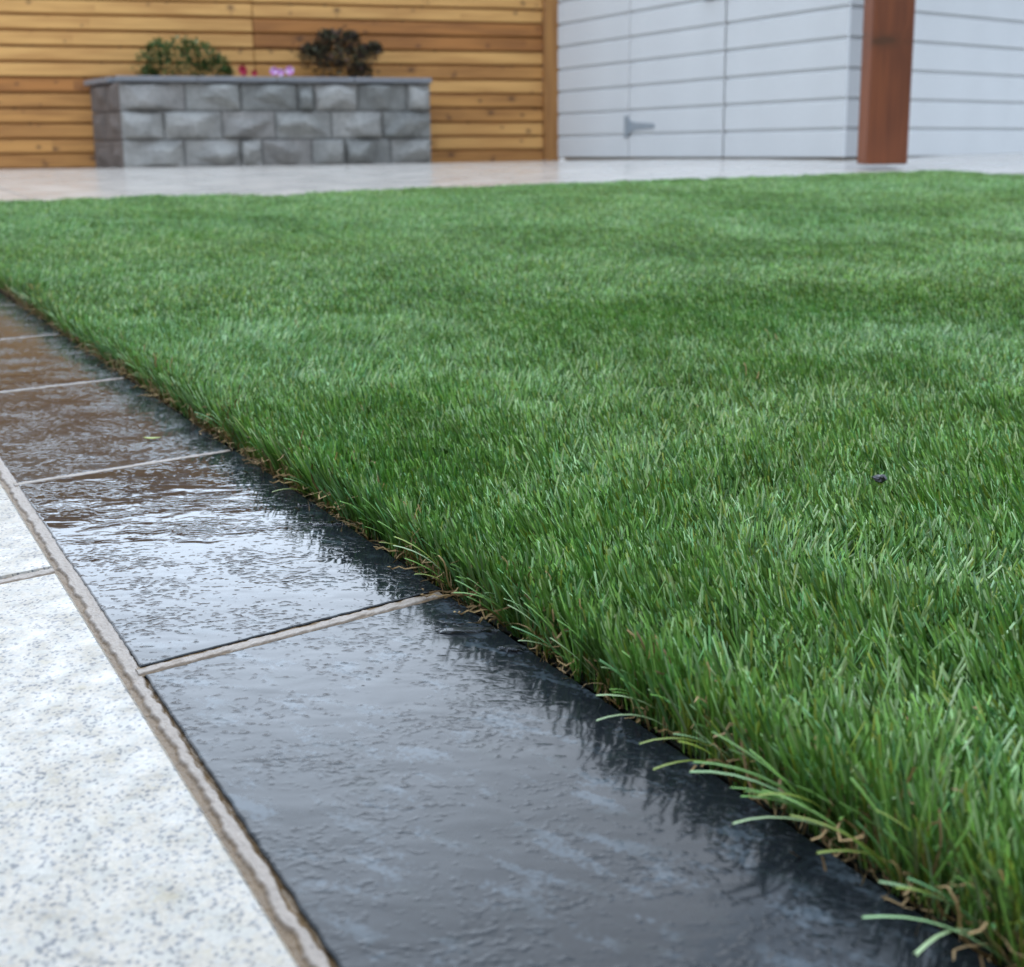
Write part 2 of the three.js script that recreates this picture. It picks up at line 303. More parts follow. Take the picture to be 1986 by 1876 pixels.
{
  const NV = 8, nearG = [], farG = [];
  for (let k = 0; k < NV; k++) { nearG.push(toGeo(tuft(11, 0.0026, 0.92, 4))); farG.push(toGeo(tuft(15, 0.0042, 1.25, 2))); }
  const near = Array.from({ length: NV }, () => []), far = Array.from({ length: NV }, () => []);
  const M = new THREE.Matrix4(), Q = new THREE.Quaternion(), Q2 = new THREE.Quaternion(), S = new THREE.Vector3(), P = new THREE.Vector3(), UPV = new THREE.Vector3(0, 1, 0), AX = new THREE.Vector3(), C = new THREE.Color();
  const place = (list, x, z, b, isFar) => {
    const f1 = vnoise(x * 3.3, z * 3.3, 31), f2 = vnoise(x * 9, z * 9, 32), f3 = vnoise(x * 1.3, z * 1.6, 33);
    // the pile leans to the left, wandering from patch to patch; along the slate it falls outwards over the edge
    let dir = Math.PI + 0.35 + 2.2 * f1 + 1.6 * f2 + 2.2 * f3 + 1.2 * vnoise(x * 24, z * 24, 38) + gauss() * 0.8; // angle in x,z
    const f4 = vnoise(x * 24, z * 24, 34); let tilt = 0.22 + 0.5 * f2 + 0.28 * f3 + 0.3 * f1 + 0.5 * f4 + 0.15 * gauss();
    const away = sstep(0.7, 1.9, -z); dir += ((-Math.PI / 2 + 2 * Math.PI + 1.8 * f1 + 1.5 * f3) - dir) * 0.75 * away; tilt += 0.18 * away + 0.10 * f1 * away;
    const e = Math.exp(-(b - LAWN_B) / 0.010);
    if (e > 0.12) { dir += gauss() * 1.6 * e; tilt = mix(tilt, -0.05 + 0.12 * gauss(), Math.min(1, e * 1.3)); }
    Q.setFromAxisAngle(UPV, -dir + gauss() * 0.25);
    AX.set(Math.sin(dir), 0, -Math.cos(dir)); Q2.setFromAxisAngle(AX, tilt); Q.premultiply(Q2);
    const hs = 1.10 * (1 + 0.10 * vnoise(x * 14, z * 14, 35) + 0.06 * gauss());
    S.set(1, hs, 1); P.set(x, lawnY(x, z), z); M.compose(P, Q, S);
    const t = 1 + 0.22 * gauss() + 0.16 * vnoise(x * 5, z * 5, 36), hue = 0.10 * vnoise(x * 2.2, z * 2.2, 37) + 0.05 * gauss();
    list.push([M.clone(), [t * (1 + hue), t, t * (1 - hue * 1.2)]]);
  };
  const DB = 0.0092, DA = 0.0056;
  for (let b = LAWN_B + 0.003; b < 3.6; b += DB) for (let a = -0.6; a < 4.6; a += DA) {
    const aa = a + rr(-0.0024, 0.0024), bb = b + rr(-0.0020, 0.0020), x = wx(aa, bb), z = wz(aa, bb);
    if (!inView(x, z, 0.16) || !onLawn(x, z) || bb < LAWN_B) continue;
    const d = Math.hypot(x, z);
    if (d < 1.35) place(near[Math.floor(rnd() * NV)], x, z, bb, false);
    else { const keep = d < 2.2 ? 0.85 : 0.6; if (rnd() < keep) place(far[Math.floor(rnd() * NV)], x, z, bb, true); }
  }
  let n = 0;
  const put = (geo, list, name, mat) => { if (!list.length) return; const im = new THREE.InstancedMesh(geo, mat, list.length); im.name = name; list.forEach(([m, c], i) => { im.setMatrixAt(i, m); im.setColorAt(i, C.setRGB(c[0], c[1], c[2])); }); im.castShadow = im.receiveShadow = true; im.userData.kind = 'stuff'; lawn.add(im); n += list.length; };
  for (let k = 0; k < NV; k++) { put(nearG[k], near[k], 'turf_tufts', grassMat); put(farG[k], far[k], 'turf_tufts', grassMat); }
  // tan thatch, seen most along the open edge
  const NC = 6, cg = []; for (let k = 0; k < NC; k++) cg.push(toGeo(curl())); const cl = Array.from({ length: NC }, () => []);
  for (let i = 0; i < 1500; i++) {
    const atEdge = i < 850, a = atEdge ? rr(-0.05, 1.9) : rr(-0.2, 1.6), b = LAWN_B + (atEdge ? 0.0012 + 0.009 * rnd() ** 1.4 : rr(0.01, 1.2)), x = wx(a, b), z = wz(a, b);
    if (!inView(x, z, 0.12) || !(onLawn(x, z) || atEdge)) continue;
    Q.setFromAxisAngle(UPV, rnd() * 6.283); const s = rr(0.9, 1.8); S.set(s, s * rr(0.7, 1.3), s); P.set(x, lawnY(x, z) + (rnd() < 0.12 ? rr(0, 0.008) : 0), z); M.compose(P, Q, S);
    const t = rr(0.6, 1.15); cl[i % NC].push([M.clone(), [t, t, t]]);
  }
  for (let k = 0; k < NC; k++) put(cg[k], cl[k], 'thatch_fibres', fibreMat);
  console.log('turf instances', n);
  // single long blades: over the slate edge and across the pile
  const o = { pos: [], col: [], idx: [] };
  const long = (a, b, dir, L, lean0, bend, c, w = 0.0011, y0 = 0) => {
    const seg = 8, pts = []; let x = wx(a, b), z = wz(a, b), y = lawnY(x, z) + y0, l = lean0, d = dir;
    for (let k = 0; k <= seg; k++) { const bb = toB(x, z), floor = bb < B_SLATE1 ? 0.0007 : -0.01; if (y < floor) y = floor; pts.push([x, y, z]); x += Math.sin(l) * Math.cos(d) * L / seg; z += Math.sin(l) * Math.sin(d) * L / seg; y += Math.cos(l) * L / seg; l = Math.min(2.3, l + bend / seg); d += rr(-0.05, 0.05); }
    const tw = d + 1.57 + gauss() * 0.5; blade(o, pts, [Math.cos(tw), 0.15 * gauss(), Math.sin(tw)], w, c);
  };
  const outDir = Math.atan2(SY, -CY), gc = () => { const c = GREENS[Math.floor(rnd() * GREENS.length)], m = rr(0.7, 1.1); return c.map((v) => v * m); };
  for (let i = 0; i < 620; i++) { const a = 0.05 + 1.7 * rnd() ** 1.4; long(a, LAWN_B + rr(0.001, 0.012), outDir + gauss() * 1.0, rr(0.026, 0.044), rr(0.05, 0.5), rr(0.1, 1.0), gc(), rr(0.0008, 0.0011)); }
  // bundles that lie out over the slates
  for (const [a, nb, L, sp, turn] of [[0.402, 5, 0.046, 0.004, 0.45], [0.372, 3, 0.040, 0.008, 0.1], [0.338, 3, 0.043, 0.004, 0.6], [0.300, 3, 0.040, 0.010, 0.4], [0.258, 5, 0.047, 0.003, 0.45], [0.214, 11, 0.056, 0.005, 0.45], [0.19, 4, 0.052, 0.006, 0.7], [0.155, 6, 0.050, 0.012, 0.2], [0.462, 4, 0.043, 0.003, 0.5], [0.500, 2, 0.036, 0.005, 0.5], [0.64, 2, 0.036, 0.010, 0.3]])
    for (let i = 0; i < nb; i++) long(a + gauss() * sp, LAWN_B + rr(0.001, 0.008), outDir + turn + gauss() * 0.38, L * rr(0.65, 1.08), rr(0.35, 0.85), rr(0.3, 1.3), gc(), rr(0.0009, 0.0012));
  for (let i = 0; i < 1500; i++) { const a = rr(-0.1, 0.9), b = LAWN_B + 0.75 * rnd() ** 1.3, x = wx(a, b), z = wz(a, b); if (inView(x, z, 0.05) && onLawn(x, z)) long(a, b, rnd() * 6.283, rr(0.028, 0.042), rr(0.15, 0.8), rr(0, 0.7), gc()); }
  for (let i = 0; i < 420; i++) { const a = rr(-0.1, 0.26), b = LAWN_B + 0.22 * rnd(), x = wx(a, b), z = wz(a, b); if (inView(x, z, 0.05)) long(a, b, rnd() * 6.283, rr(0.034, 0.050), rr(0.25, 0.9), rr(0, 0.7), gc()); }
  const lm = mesh('stray_blades', toGeo(o), grassMat, lawn); lm.userData.kind = 'stuff';
}

// ------------------------------------------------------------------ patio
const patio = thing('patio', 'wet pale cream porcelain tile patio behind the lawn', 'patio', [0, 0, 0], 0, 'structure');
{
  const bumpMap = dataTex(512, 512, (u, v) => 0.5 + 0.6 * fbm(u * 10, v * 10, 4, 501)), roughnessMap = dataTex(256, 256, (u, v) => 0.17 + 0.16 * fbm(u * 6, v * 6, 3, 502));
  const mats = [0, 1, 2].map((k) => std({ map: colorTex(256, 256, (u, v) => { const t = 1 + 0.10 * fbm(u * 5, v * 5, 4, 510 + k) + 0.05 * fbm(u * 40, v * 40, 2, 520 + k); const b = [0.53, 0.51, 0.55][k]; return [b * t, b * 0.925 * t, b * 0.83 * t]; }), bumpMap, bumpScale: 0.0012, roughnessMap, roughness: 1 }));
  const T = 0.6, G = 0.006;
  const clip = (poly, f) => { const r = []; for (let i = 0; i < poly.length; i++) { const p = poly[i], q = poly[(i + 1) % poly.length], fp = f(p), fq = f(q); if (fp >= 0) r.push(p); if ((fp >= 0) !== (fq >= 0)) { const t = fp / (fp - fq); r.push([mix(p[0], q[0], t), mix(p[1], q[1], t)]); } } return r; };
  const slab = (poly, y0, th, mat, name) => {
    if (poly.length < 3) return; const n = poly.length, pos = [], uv = [], idx = [], c = [0, 0]; poly.forEach((p) => { c[0] += p[0] / n; c[1] += p[1] / n; });
    const sub = []; for (let i = 0; i < n; i++) { const p = poly[i], q = poly[(i + 1) % n]; sub.push(p, [(p[0] + q[0]) / 2, (p[1] + q[1]) / 2]); }
    const m = sub.length; pos.push(c[0], patioY(...c) + y0, c[1]); uv.push(c[0], c[1]);
    sub.forEach((p) => { pos.push(p[0], patioY(...p) + y0, p[1]); uv.push(p[0], p[1]); });
    for (let i = 0; i < m; i++) idx.push(0, 1 + (i + 1) % m, 1 + i);
    const b = pos.length / 3; sub.forEach((p) => { pos.push(p[0], patioY(...p) + y0, p[1], p[0], patioY(...p) + y0 - th, p[1]); uv.push(p[0], p[1], p[0], p[1]); });
    for (let i = 0; i < m; i++) { const k = b + i * 2, q = b + ((i + 1) % m) * 2; idx.push(k, q, k + 1, q, q + 1, k + 1); }
    const g = geoFrom(pos, idx, uv); return mesh(name, g, mat, patio);
  };
  for (let i = -6; i < 22; i++) for (let j = -8; j < 16; j++) {
    const a0 = 1.1 + i * T + (j % 2 ? T / 2 : 0), b0 = -1.2 + j * T;
    let poly = [[a0 + G / 2, b0 + G / 2], [a0 + G / 2, b0 + T - G / 2], [a0 + T - G / 2, b0 + T - G / 2], [a0 + T - G / 2, b0 + G / 2]].map(([a, b]) => [wx(a, b), wz(a, b)]);
    poly = clip(poly, (p) => edgeZ(p[0]) - 0.001 - p[1]); poly = clip(poly, (p) => p[0] + 4.6); poly = clip(poly, (p) => 4.6 - p[0]); poly = clip(poly, (p) => p[1] + 8.6);
    poly = clip(poly, (p) => toB(p[0], p[1]) - B_GRANITE + 1.7);
    if (poly.length > 2) slab(poly, 0.0005 * ((i * 7 + j * 3 + 70) % 3), 0.02, mats[(i * 5 + j * 2 + 60) % 3], 'patio_tile');
  }
  // grout bed and the sub-base below
  const pos = [], idx = [], nx = 46, nz = 28;
  for (let j = 0; j <= nz; j++) for (let i = 0; i <= nx; i++) { const x = -4.6 + 9.2 * i / nx, z0 = edgeZ(x) - 0.002, z = z0 + (-8.6 - z0) * j / nz; pos.push(x, patioY(x, z) - 0.004, z); }
  for (let j = 0; j < nz; j++) for (let i = 0; i < nx; i++) { const k = j * (nx + 1) + i; idx.push(k, k + 1, k + nx + 1, k + 1, k + nx + 2, k + nx + 1); }
  { const p2 = [], i2 = []; for (let i = 0; i <= nx; i++) { const x = -4.6 + 9.2 * i / nx, z = edgeZ(x) - 0.0035; p2.push(x, patioY(x, z) - 0.006, z, x, -0.07, z); } for (let i = 0; i < nx; i++) { const k = i * 2; i2.push(k, k + 1, k + 2, k + 2, k + 1, k + 3); } mesh('riser', geoFrom(p2, i2), mats[1], patio); }
  mesh('grout_bed', geoFrom(pos, idx), std({ color: lin(0.30, 0.28, 0.26), roughness: 0.5 }), patio);
}

// ------------------------------------------------------------------ wood
function woodMaps(s, base, dark, knots) {
  const ks = []; let q = s * 1000 + 7; const r = () => (q = (q * 16807) % 2147483647) / 2147483647;
  for (let k = 0; k < knots; k++) ks.push([r(), r(), 0.006 + 0.019 * r() * r()]);
  return colorTex(1024, 128, (u, v) => { // 1.9 m by 0.085 m
    const x = u * 1.9, y = v * 0.085; let bendy = y, kn = 0;
    for (const [ku, kv, kr] of ks) { let dx = x - ku * 1.9; const dy = y - kv * 0.085; const d = Math.hypot(dx * 0.8, dy) * (1 + 0.35 * vnoise(x * 60, y * 60, s + 9)); bendy += 0.5 * dy * Math.exp(-((d / (kr * 1.6)) ** 2)); kn = Math.max(kn, sstep(kr * 0.75, kr * 0.25, d) + 0.45 * sstep(kr * 1.9, kr * 0.5, d)); }
    const grain = vnoise(x * 2.2, bendy * 190, s) * 0.5 + vnoise(x * 6, bendy * 520, s + 1) * 0.35, patch = fbm(x * 1.6, y * 14, 3, s + 2);
    const t = clamp(0.25 + grain * 0.75 + patch * 1.5); let c = [0, 1, 2].map((i) => mix(base[i], dark[i], t));
    return [0, 1, 2].map((i) => mix(c[i], [0.085, 0.034, 0.012][i], clamp(kn) * 0.85));
  });
}
const woodBump = dataTex(512, 128, (u, v) => 0.5 + 0.5 * vnoise(u * 9, v * 40, 77) + 0.3 * vnoise(u * 30, v * 110, 78));
const woodMat = (s, base, dark, k, rough = 0.55) => std({ map: woodMaps(s, base, dark, k), bumpMap: woodBump, bumpScale: 0.0006, roughness: rough });

// ------------------------------------------------------------------ slatted fence
const FENCE_T = Math.PI * 13.5 / 180, F1 = [0.326, -7.558];
const fenceAt = (s, off) => [F1[0] - s * Math.cos(FENCE_T) + off * Math.sin(FENCE_T), F1[1] + s * Math.sin(FENCE_T) + off * Math.cos(FENCE_T)];
{
  const fence = thing('slat_fence', 'golden brown horizontal slat timber fence behind the planter', 'fence', [F1[0], 0.13, F1[1]], FENCE_T);
  const pale = [0, 1, 2, 3].map((k) => woodMat(600 + k * 31, [0.68, 0.375, 0.118], [0.40, 0.175, 0.045], 4 + k));
  const rich = [0, 1, 2, 3].map((k) => woodMat(760 + k * 31, [0.44, 0.180, 0.042], [0.16, 0.055, 0.012], 4 + k));
  const mid = [0, 1, 2, 3].map((k) => woodMat(860 + k * 31, [0.56, 0.275, 0.075], [0.27, 0.108, 0.025], 6));
  const post = woodMat(640, [0.42, 0.20, 0.055], [0.26, 0.11, 0.03], 2);
  const slatGeo = (L, h, variant) => {
    const g = chamferBox(0, 0, -0.020, L, h, 0, 0.004), p = g.attributes.position, uv = []; const ou = rnd(), flip = rnd() < 0.5;
    for (let i = 0; i < p.count; i++) uv.push((flip ? -1 : 1) * p.getX(i) / 1.9 + ou, (p.getY(i) + p.getZ(i) * 0.5) / 0.085); g.setAttribute('uv', new THREE.Float32BufferAttribute(uv, 2)); return g;
  };
  const P = 0.0925, SH = 0.076, panels = [[0.102, 2.002, rich], [2.006, 3.86, pale], [3.864, 5.72, pale]];
  for (const [s0, s1, set] of panels) {
    const vars = []; for (let k = 0; k < 26; k++) vars.push(slatGeo(s1 - s0, SH, k));
    for (let k = 0; k < 22; k++) {
      const pick = rnd(), mats = set === rich ? (pick < 0.52 ? mid : pick < 0.74 ? pale : rich) : (pick < 0.40 ? mid : pick < 0.48 ? rich : pale);
      const o = mesh('slat', vars[k], mats[Math.floor(rnd() * 4)], fence); o.position.set(-s1, 0.010 + k * P + rr(-0.002, 0.002), rr(-0.002, 0.002)); o.rotation.z = rr(-0.0012, 0.0012);
      const bk = mesh('rear_slat', vars[(k * 3 + 1) % 26], mid[(k + 1) % 4], fence); bk.position.set(-s1, 0.010 + k * P + P / 2 - 0.002, -0.030);
    }
    for (const t of [0.03, 0.5, 1.001]) mesh('rail_post', chamferBox(-0.03, 0, -0.085, 0.03, 2.06, -0.051, 0.004), post, fence).position.set(-mix(s0, s1, t), 0, 0);
  }
  const g = chamferBox(-0.1, -0.02, -0.06, 0, 2.12, 0.035, 0.004), p = g.attributes.position, uv = []; for (let i = 0; i < p.count; i++) uv.push(p.getY(i) / 1.9, p.getX(i) / 0.085 + 0.4 + p.getZ(i) * 5); g.setAttribute('uv', new THREE.Float32BufferAttribute(uv, 2));
  mesh('fence_post', g, post, fence);
  mesh('gravel_board', chamferBox(-5.72, -0.16, -0.052, -0.102, 0.016, -0.024, 0.003), post, fence);
}

// ------------------------------------------------------------------ shed
{
  const S1 = [1.658, -5.5], FLOOR = 0.155;
  const shed = thing('garden_shed', 'white painted clad shed with a hinged door beside the timber fence', 'shed', [S1[0], FLOOR, S1[1]], YAW);
  const paintBump = dataTex(256, 256, (u, v) => 0.5 + 0.5 * fbm(u * 12, v * 60, 3, 140));
  const white = std({ map: colorTex(512, 256, (u, v) => { const t = 0.62 + 0.05 * fbm(u * 7, v * 5, 3, 150) + 0.02 * fbm(u * 60, v * 40, 2, 151); return [t * 0.965, t * 0.985, t * 0.985]; }), bumpMap: paintBump, bumpScale: 0.0004, roughness: 0.42 });
  const grey = std({ color: lin(0.39, 0.395, 0.40), bumpMap: paintBump, bumpScale: 0.0004, roughness: 0.45 });  // white cladding darkened to grey, standing in for shade beside the corner
  const dark = std({ color: lin(0.42, 0.33, 0.22), roughness: 0.8 });
  const P = 0.147, N = 15, GAP = 0.018;
  function board(L) { // shiplap: flat face with a hollow along its top edge
    const pts = [[0, 0], [0, 0.018], [0.002, 0.020], [P - 0.022, 0.020], [P - 0.020, 0.0185], [P - 0.016, 0.010], [P - 0.012, 0.007], [P - 0.0004, 0.006], [P - 0.0004, 0]];
    const s = new THREE.Shape(pts.map(([y, z]) => new THREE.Vector2(z, y))); const g = new THREE.ExtrudeGeometry(s, { depth: L, bevelEnabled: false });
    // shape x -> local z, extrusion -> local x
    const m = new THREE.Matrix4().set(0, 0, 1, 0, 0, 1, 0, 0, 1, 0, 0, 0, 0, 0, 0, 1); g.applyMatrix4(m);
    const ix = g.index; const p = g.attributes.position; // the mapping mirrors the shape, so turn the faces round
    if (!ix) for (let i = 0; i < p.count; i += 3) for (const a of ['x', 'y', 'z']) { const A = 'get' + a.toUpperCase(), B = 'set' + a.toUpperCase(), t = p[A](i); p[B](i, p[A](i + 1)); p[B](i + 1, t); }
    const uv = []; for (let i = 0; i < p.count; i++) uv.push(p.getX(i) * 0.7, p.getY(i) * 0.7 + p.getZ(i)); g.setAttribute('uv', new THREE.Float32BufferAttribute(uv, 2)); g.computeVertexNormals(); return g;
  }
  const row = (parent, L, mat, x, z, ry, name = 'cladding_board') => { const g = board(L); for (let k = 0; k < N; k++) { const o = mesh(name, g, mat, parent); o.position.set(x, GAP + k * P, z); o.rotation.y = ry; } };
  // left face, x = 0, runs from z = -2.45 (at the fence) to the corner
  const LF = -Math.PI / 2;
  row(shed, 2.448 - 1.660, white, 0, -2.448, LF);
  const door = part('door', shed); row(door, 1.653 - 0.827, white, -0.001, -1.653, LF, 'door_board');
  row(shed, 0.817 + 0.020, white, 0, -0.815, LF);
  // right face; the strip at the corner has shade put into its colour
  row(shed, 0.335, grey, 0, 0, 0, 'shade_grey_board'); row(shed, 4.2, white, 0.3365, 0, 0);
  // core, floor joist gap, roof
  mesh('core_wall', new THREE.BoxGeometry(4.48, 2.2, 2.40).translate(2.255, 1.115, -1.215), dark, shed);
  mesh('floor_bearer', new THREE.BoxGeometry(4.46, 0.03, 2.38).translate(2.255, 0.0, -1.215), dark, shed);
  mesh('roof', chamferBox(-0.12, 2.24, -2.6, 4.7, 2.30, 0.14, 0.006), std({ color: lin(0.06, 0.06, 0.065), roughness: 0.9 }), shed);
  // tee hinge on the door
  const zinc = std({ color: lin(0.34, 0.38, 0.41), roughness: 0.5, metalness: 0.35 });
  const hingeAt = (y) => {
    const h = part('hinge', door); h.position.set(-0.0215, y, -1.656); h.rotation.y = LF; h.scale.set(0.82, 0.9, 1);
    mesh('hinge_plate', chamferBox(-0.055, -0.075, 0, -0.008, 0.075, 0.004, 0.0012), zinc, h);
    mesh('hinge_knuckle', new THREE.CylinderGeometry(0.010, 0.010, 0.105, 12).translate(0, 0, 0.006), zinc, h);
    const s = new THREE.Shape(); s.moveTo(0.004, -0.038); s.lineTo(0.10, -0.024); s.lineTo(0.29, -0.016); s.quadraticCurveTo(0.312, 0, 0.29, 0.016); s.lineTo(0.10, 0.024); s.lineTo(0.004, 0.038); s.closePath();
    mesh('hinge_strap', new THREE.ExtrudeGeometry(s, { depth: 0.004, bevelEnabled: true, bevelSize: 0.0008, bevelThickness: 0.0008, bevelSegments: 1 }), zinc, h);
    for (const x of [0.05, 0.14, 0.26]) mesh('hinge_bolt', new THREE.SphereGeometry(0.008, 10, 6).scale(1, 1, 0.6).translate(x, 0, 0.006), zinc, h);
  };
  hingeAt(0.205); hingeAt(1.85);
  const latch = part('latch', door); latch.position.set(-0.0215, 0.915, -0.90); latch.rotation.y = LF;
  mesh('latch_plate', chamferBox(-0.10, -0.028, 0, 0.07, 0.028, 0.006, 0.0015), zinc, latch);
  mesh('latch_bolt', new THREE.CylinderGeometry(0.009, 0.009, 0.19, 12).rotateZ(Math.PI / 2).translate(0.01, 0, 0.016), zinc, latch);
  mesh('latch_knob', new THREE.CylinderGeometry(0.008, 0.010, 0.05, 10).rotateX(Math.PI / 2).translate(-0.065, -0.010, 0.035), zinc, latch);
}

// ------------------------------------------------------------------ unseen building added behind the viewer to keep sky off turf edge and slabs
{
  const h = thing('added_house', 'unseen brick building with wide glazed doors, added to shade the turf edge and slabs', 'added_house', [0, -0.05, 1.9], 0);
  const brick = std({ map: colorTex(256, 256, (u, v) => { const t = 1 + 0.5 * fbm(u * 9, v * 9, 4, 410); return [0.27 * t, 0.165 * t, 0.115 * t]; }), roughness: 0.9 }), frame = std({ color: lin(0.06, 0.062, 0.065), roughness: 0.5 }), glass = phys({ color: lin(0.9, 0.95, 0.95), roughness: 0.03, transmission: 1, thickness: 0 });
  mesh('wall', mergeGeometries([new THREE.BoxGeometry(3.2, 5.2, 0.3).translate(-3.2, 2.6, 0.15), new THREE.BoxGeometry(3.2, 5.2, 0.3).translate(3.2, 2.6, 0.15), new THREE.BoxGeometry(3.196, 3.0, 0.3).translate(0, 3.7, 0.15)]), brick, h);
  mesh('floor', new THREE.BoxGeometry(9.4, 0.06, 4).translate(0, 0.02, 2.31), std({ color: lin(0.30, 0.22, 0.14), roughness: 0.6 }), h);
  mesh('rear_wall', new THREE.BoxGeometry(9.6, 5.2, 0.2).translate(0, 2.6, 4.4), brick, h);
  mesh('side_wall', new THREE.BoxGeometry(0.2, 5.2, 4.0).translate(-4.7, 2.6, 2.305), brick, h); mesh('side_wall', new THREE.BoxGeometry(0.2, 5.2, 4.0).translate(4.7, 2.6, 2.305), brick, h);
  mesh('roof', new THREE.BoxGeometry(10.2, 0.16, 5.2).translate(0, 5.285, 2.1), std({ color: lin(0.10, 0.09, 0.085), roughness: 0.9 }), h);
  const door = part('glazed_door', h);
  for (let k = 0; k < 3; k++) { mesh('door_frame', mergeGeometries([chamferBox(-1.59 + k * 1.06, 0.06, 0.08, -1.51 + k * 1.06, 2.19, 0.15, 0.004), chamferBox(-0.61 + k * 1.06, 0.06, 0.08, -0.535 + k * 1.06, 2.19, 0.15, 0.004), chamferBox(-1.509 + k * 1.06, 0.06, 0.08, -0.611 + k * 1.06, 0.16, 0.15, 0.004), chamferBox(-1.509 + k * 1.06, 2.1, 0.08, -0.611 + k * 1.06, 2.19, 0.15, 0.004)]), frame, door); mesh('door_pane', new THREE.PlaneGeometry(0.9, 1.95).translate(-1.06 + k * 1.06, 1.13, 0.115), glass, door); }
}

// ------------------------------------------------------------------ timber post, with an unseen canopy roof added to shade the shed wall
{
  const p = thing('post_with_added_canopy', 'square dark red brown timber post before the white shed, with an added canopy roof for shade', 'canopy', [1.556, 0.150, -4.6], 0);
  const w = 0.168, wood = woodMat(930, [0.215, 0.062, 0.020], [0.075, 0.020, 0.008], 5, 0.6);
  const timber = (name, x0, y0, z0, x1, y1, z1, par, along) => { const g = chamferBox(x0, y0, z0, x1, y1, z1, 0.006), q = g.attributes.position, uv = []; for (let i = 0; i < q.count; i++) { const c = [q.getX(i), q.getY(i), q.getZ(i)], o = [0, 1, 2].filter((k) => k !== along); uv.push(c[along] / 1.9, (c[o[0]] + c[o[1]] * 0.7) / 0.3 + 0.5); } g.setAttribute('uv', new THREE.Float32BufferAttribute(uv, 2)); return mesh(name, g, wood, par); };
  timber('post', -w / 2, 0, -w / 2, w / 2, 2.3, w / 2, p, 1).rotation.y = -0.09;
  const top = part('added_roof_frame', p); top.rotation.y = YAW;       // beams square to the shed
  timber('beam', -0.10, 2.301, -0.07, 3.6, 2.46, 0.07, top, 0);
  for (let k = 0; k < 6; k++) timber('rafter', 0.0 + k * 0.68, 2.461, -1.15, 0.07 + k * 0.68, 2.56, 0.2, top, 2);
  for (let k = 0; k < 9; k++) timber('roof_board', -0.1, 2.561, -1.14 + k * 0.15, 3.6, 2.58, -1.14 + k * 0.15 + 0.146, top, 0);
}

